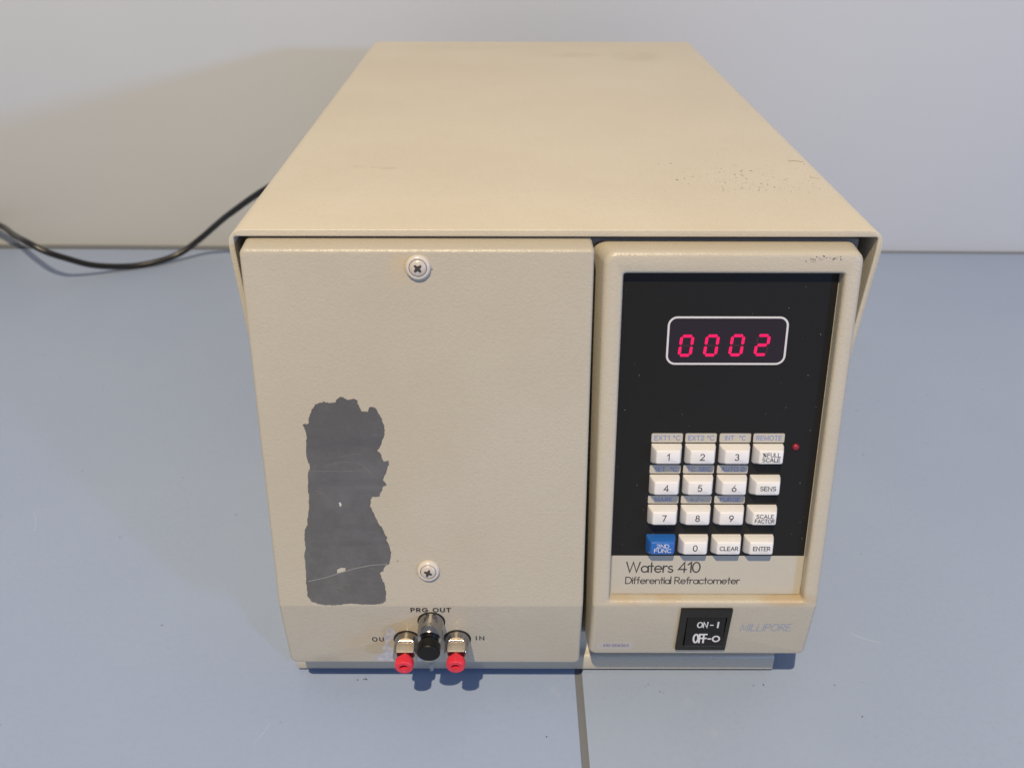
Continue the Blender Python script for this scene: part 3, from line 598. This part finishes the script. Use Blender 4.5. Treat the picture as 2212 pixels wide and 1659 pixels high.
line('scuff', [(111.4, 3.3), (112.6, 3.5), (113.6, 3.2)], FU, .22, .04, 'chip_faint', panel)
line('scuff', [(115.0, 1.4), (116.2, 2.6), (117.2, 2.0)], FU, .2, .04, 'chip_faint', panel)
line('scuff', [(121.0, 1.8), (122.2, 1.6), (122.8, 2.4)], FU, .2, .04, 'chip_faint', panel)
rnd = random.Random(5)
chips('dust', [(rnd.uniform(31, 126), -rnd.uniform(11, 150), rnd.uniform(.06, .16)) for _ in range(46)], FU, PL + .03, 'legend', bpy.data.objects['overlay'], 6)
chips('dirt', [(rnd.uniform(31, 127), -177.6 - rnd.uniform(-.3, .6), rnd.uniform(.08, .3)) for _ in range(40)], FU, -2.6, 'chip', panel, 7)
FT = Matrix.Identity(4)
tbl_r = bpy.data.objects['board.001']; tbl_l = bpy.data.objects['board']
chips('speck', [(56.5, -25.8, .35), (54.7, -27.2, .3), (62.3, -30.7, .35), (63.8, -31.6, .3), (115.0, -26.4, .4), (120.6, -25.7, .45), (160.2, -25.9, .35)] + [(rnd.uniform(30, 400), rnd.uniform(-80, 500), rnd.uniform(.2, .5)) for _ in range(60)], FT, .03, 'ink', tbl_r, 8)
chips('speck', [(-105.9, -22.8, .5), (-102.5, -22.4, .35), (-101.3, -22.2, .45), (-99.2, -20.0, .25)] + [(rnd.uniform(-500, 10), rnd.uniform(-80, 500), rnd.uniform(.2, .5)) for _ in range(70)], FT, .03, 'ink', tbl_l, 9)
M['scratch'] = plain('pale scratch', (.50, .54, .62), .5)
MIR = Matrix.Scale(-1, 4, (0, 1, 0))
line('scratch', [(181.6, 14.1), (186.2, 10.4), (190.2, 8.5), (193.3, 7.6), (196.7, 5.8)], MIR, .28, .03, 'scratch', tbl_r)
for k in range(14):
    x, y, a, L_s = rnd.uniform(-420, 420), rnd.uniform(-80, 450), rnd.uniform(0, 3.1), rnd.uniform(5, 28)
    line('scratch', [(x + L_s * t_ * math.cos(a + .2 * t_), y + L_s * t_ * math.sin(a + .2 * t_)) for t_ in (0, .33, .66, 1)], MIR, rnd.uniform(.10, .18), .028, 'scratch', tbl_r if x > 21 else tbl_l)

# ------------------------------------------------------------------ mains cable
def tube(name, pts, r, mat, n=16, sub=12):
    P = [Vector(p) for p in pts]; out = []
    for i in range(len(P) - 1):
        p0 = P[max(i - 1, 0)]; p1 = P[i]; p2 = P[i + 1]; p3 = P[min(i + 2, len(P) - 1)]
        for k in range(sub):
            t_ = k / sub; out.append(.5 * ((2 * p1) + (p2 - p0) * t_ + (2 * p0 - 5 * p1 + 4 * p2 - p3) * t_ * t_ + (3 * p1 - p0 - 3 * p2 + p3) * t_ ** 3))
    out.append(P[-1]); L = []
    for i, p in enumerate(out):
        d = (out[min(i + 1, len(out) - 1)] - out[max(i - 1, 0)]).normalized(); a = d.cross(Vector((0, 0, 1))).normalized(); b = a.cross(d)
        L.append([tuple(p + (a * math.cos(2 * math.pi * k / n) + b * math.sin(2 * math.pi * k / n)) * r) for k in range(n)])
    v, f = loft(L); return v, f
cab = bpy.data.objects.new('power_cable', None); COL.objects.link(cab); tag(cab, 'black power cable curving over the table behind the left side of the instrument', 'cable')
v, f = tube('cord', [(-.70, .64, .055), (-.655, .642, .040), (-.61, .621, .035), (-.572, .576, .041), (-.538, .536, .048), (-.516, .528, .040), (-.500, .536, .029), (-.480, .554, .0135), (-.451, .574, .0042), (-.424, .586, .0046), (-.400, .599, .0100), (-.377, .606, .0245), (-.350, .594, .047), (-.327, .58, .0655), (-.280, .56, .0985), (-.22, .545, .130), (-.16, .53, .143), (-.11, .515, .145)], .0034, 'cable')
link('cord', v, f, M['cable'], cab, True)
box('plug', -.125, -.095, .4945, .520, .135, .155, M['cable'], cab, .002)
v, f = tube('cord', [(-.80, .60, .01), (-.70, .615, .008), (-.652, .618, .010), (-.637, .62, .012), (-.640, .622, .022), (-.68, .63, .03)], .0042, 'cable')
link('plug_end', v, f, M['cable'], cab, True)
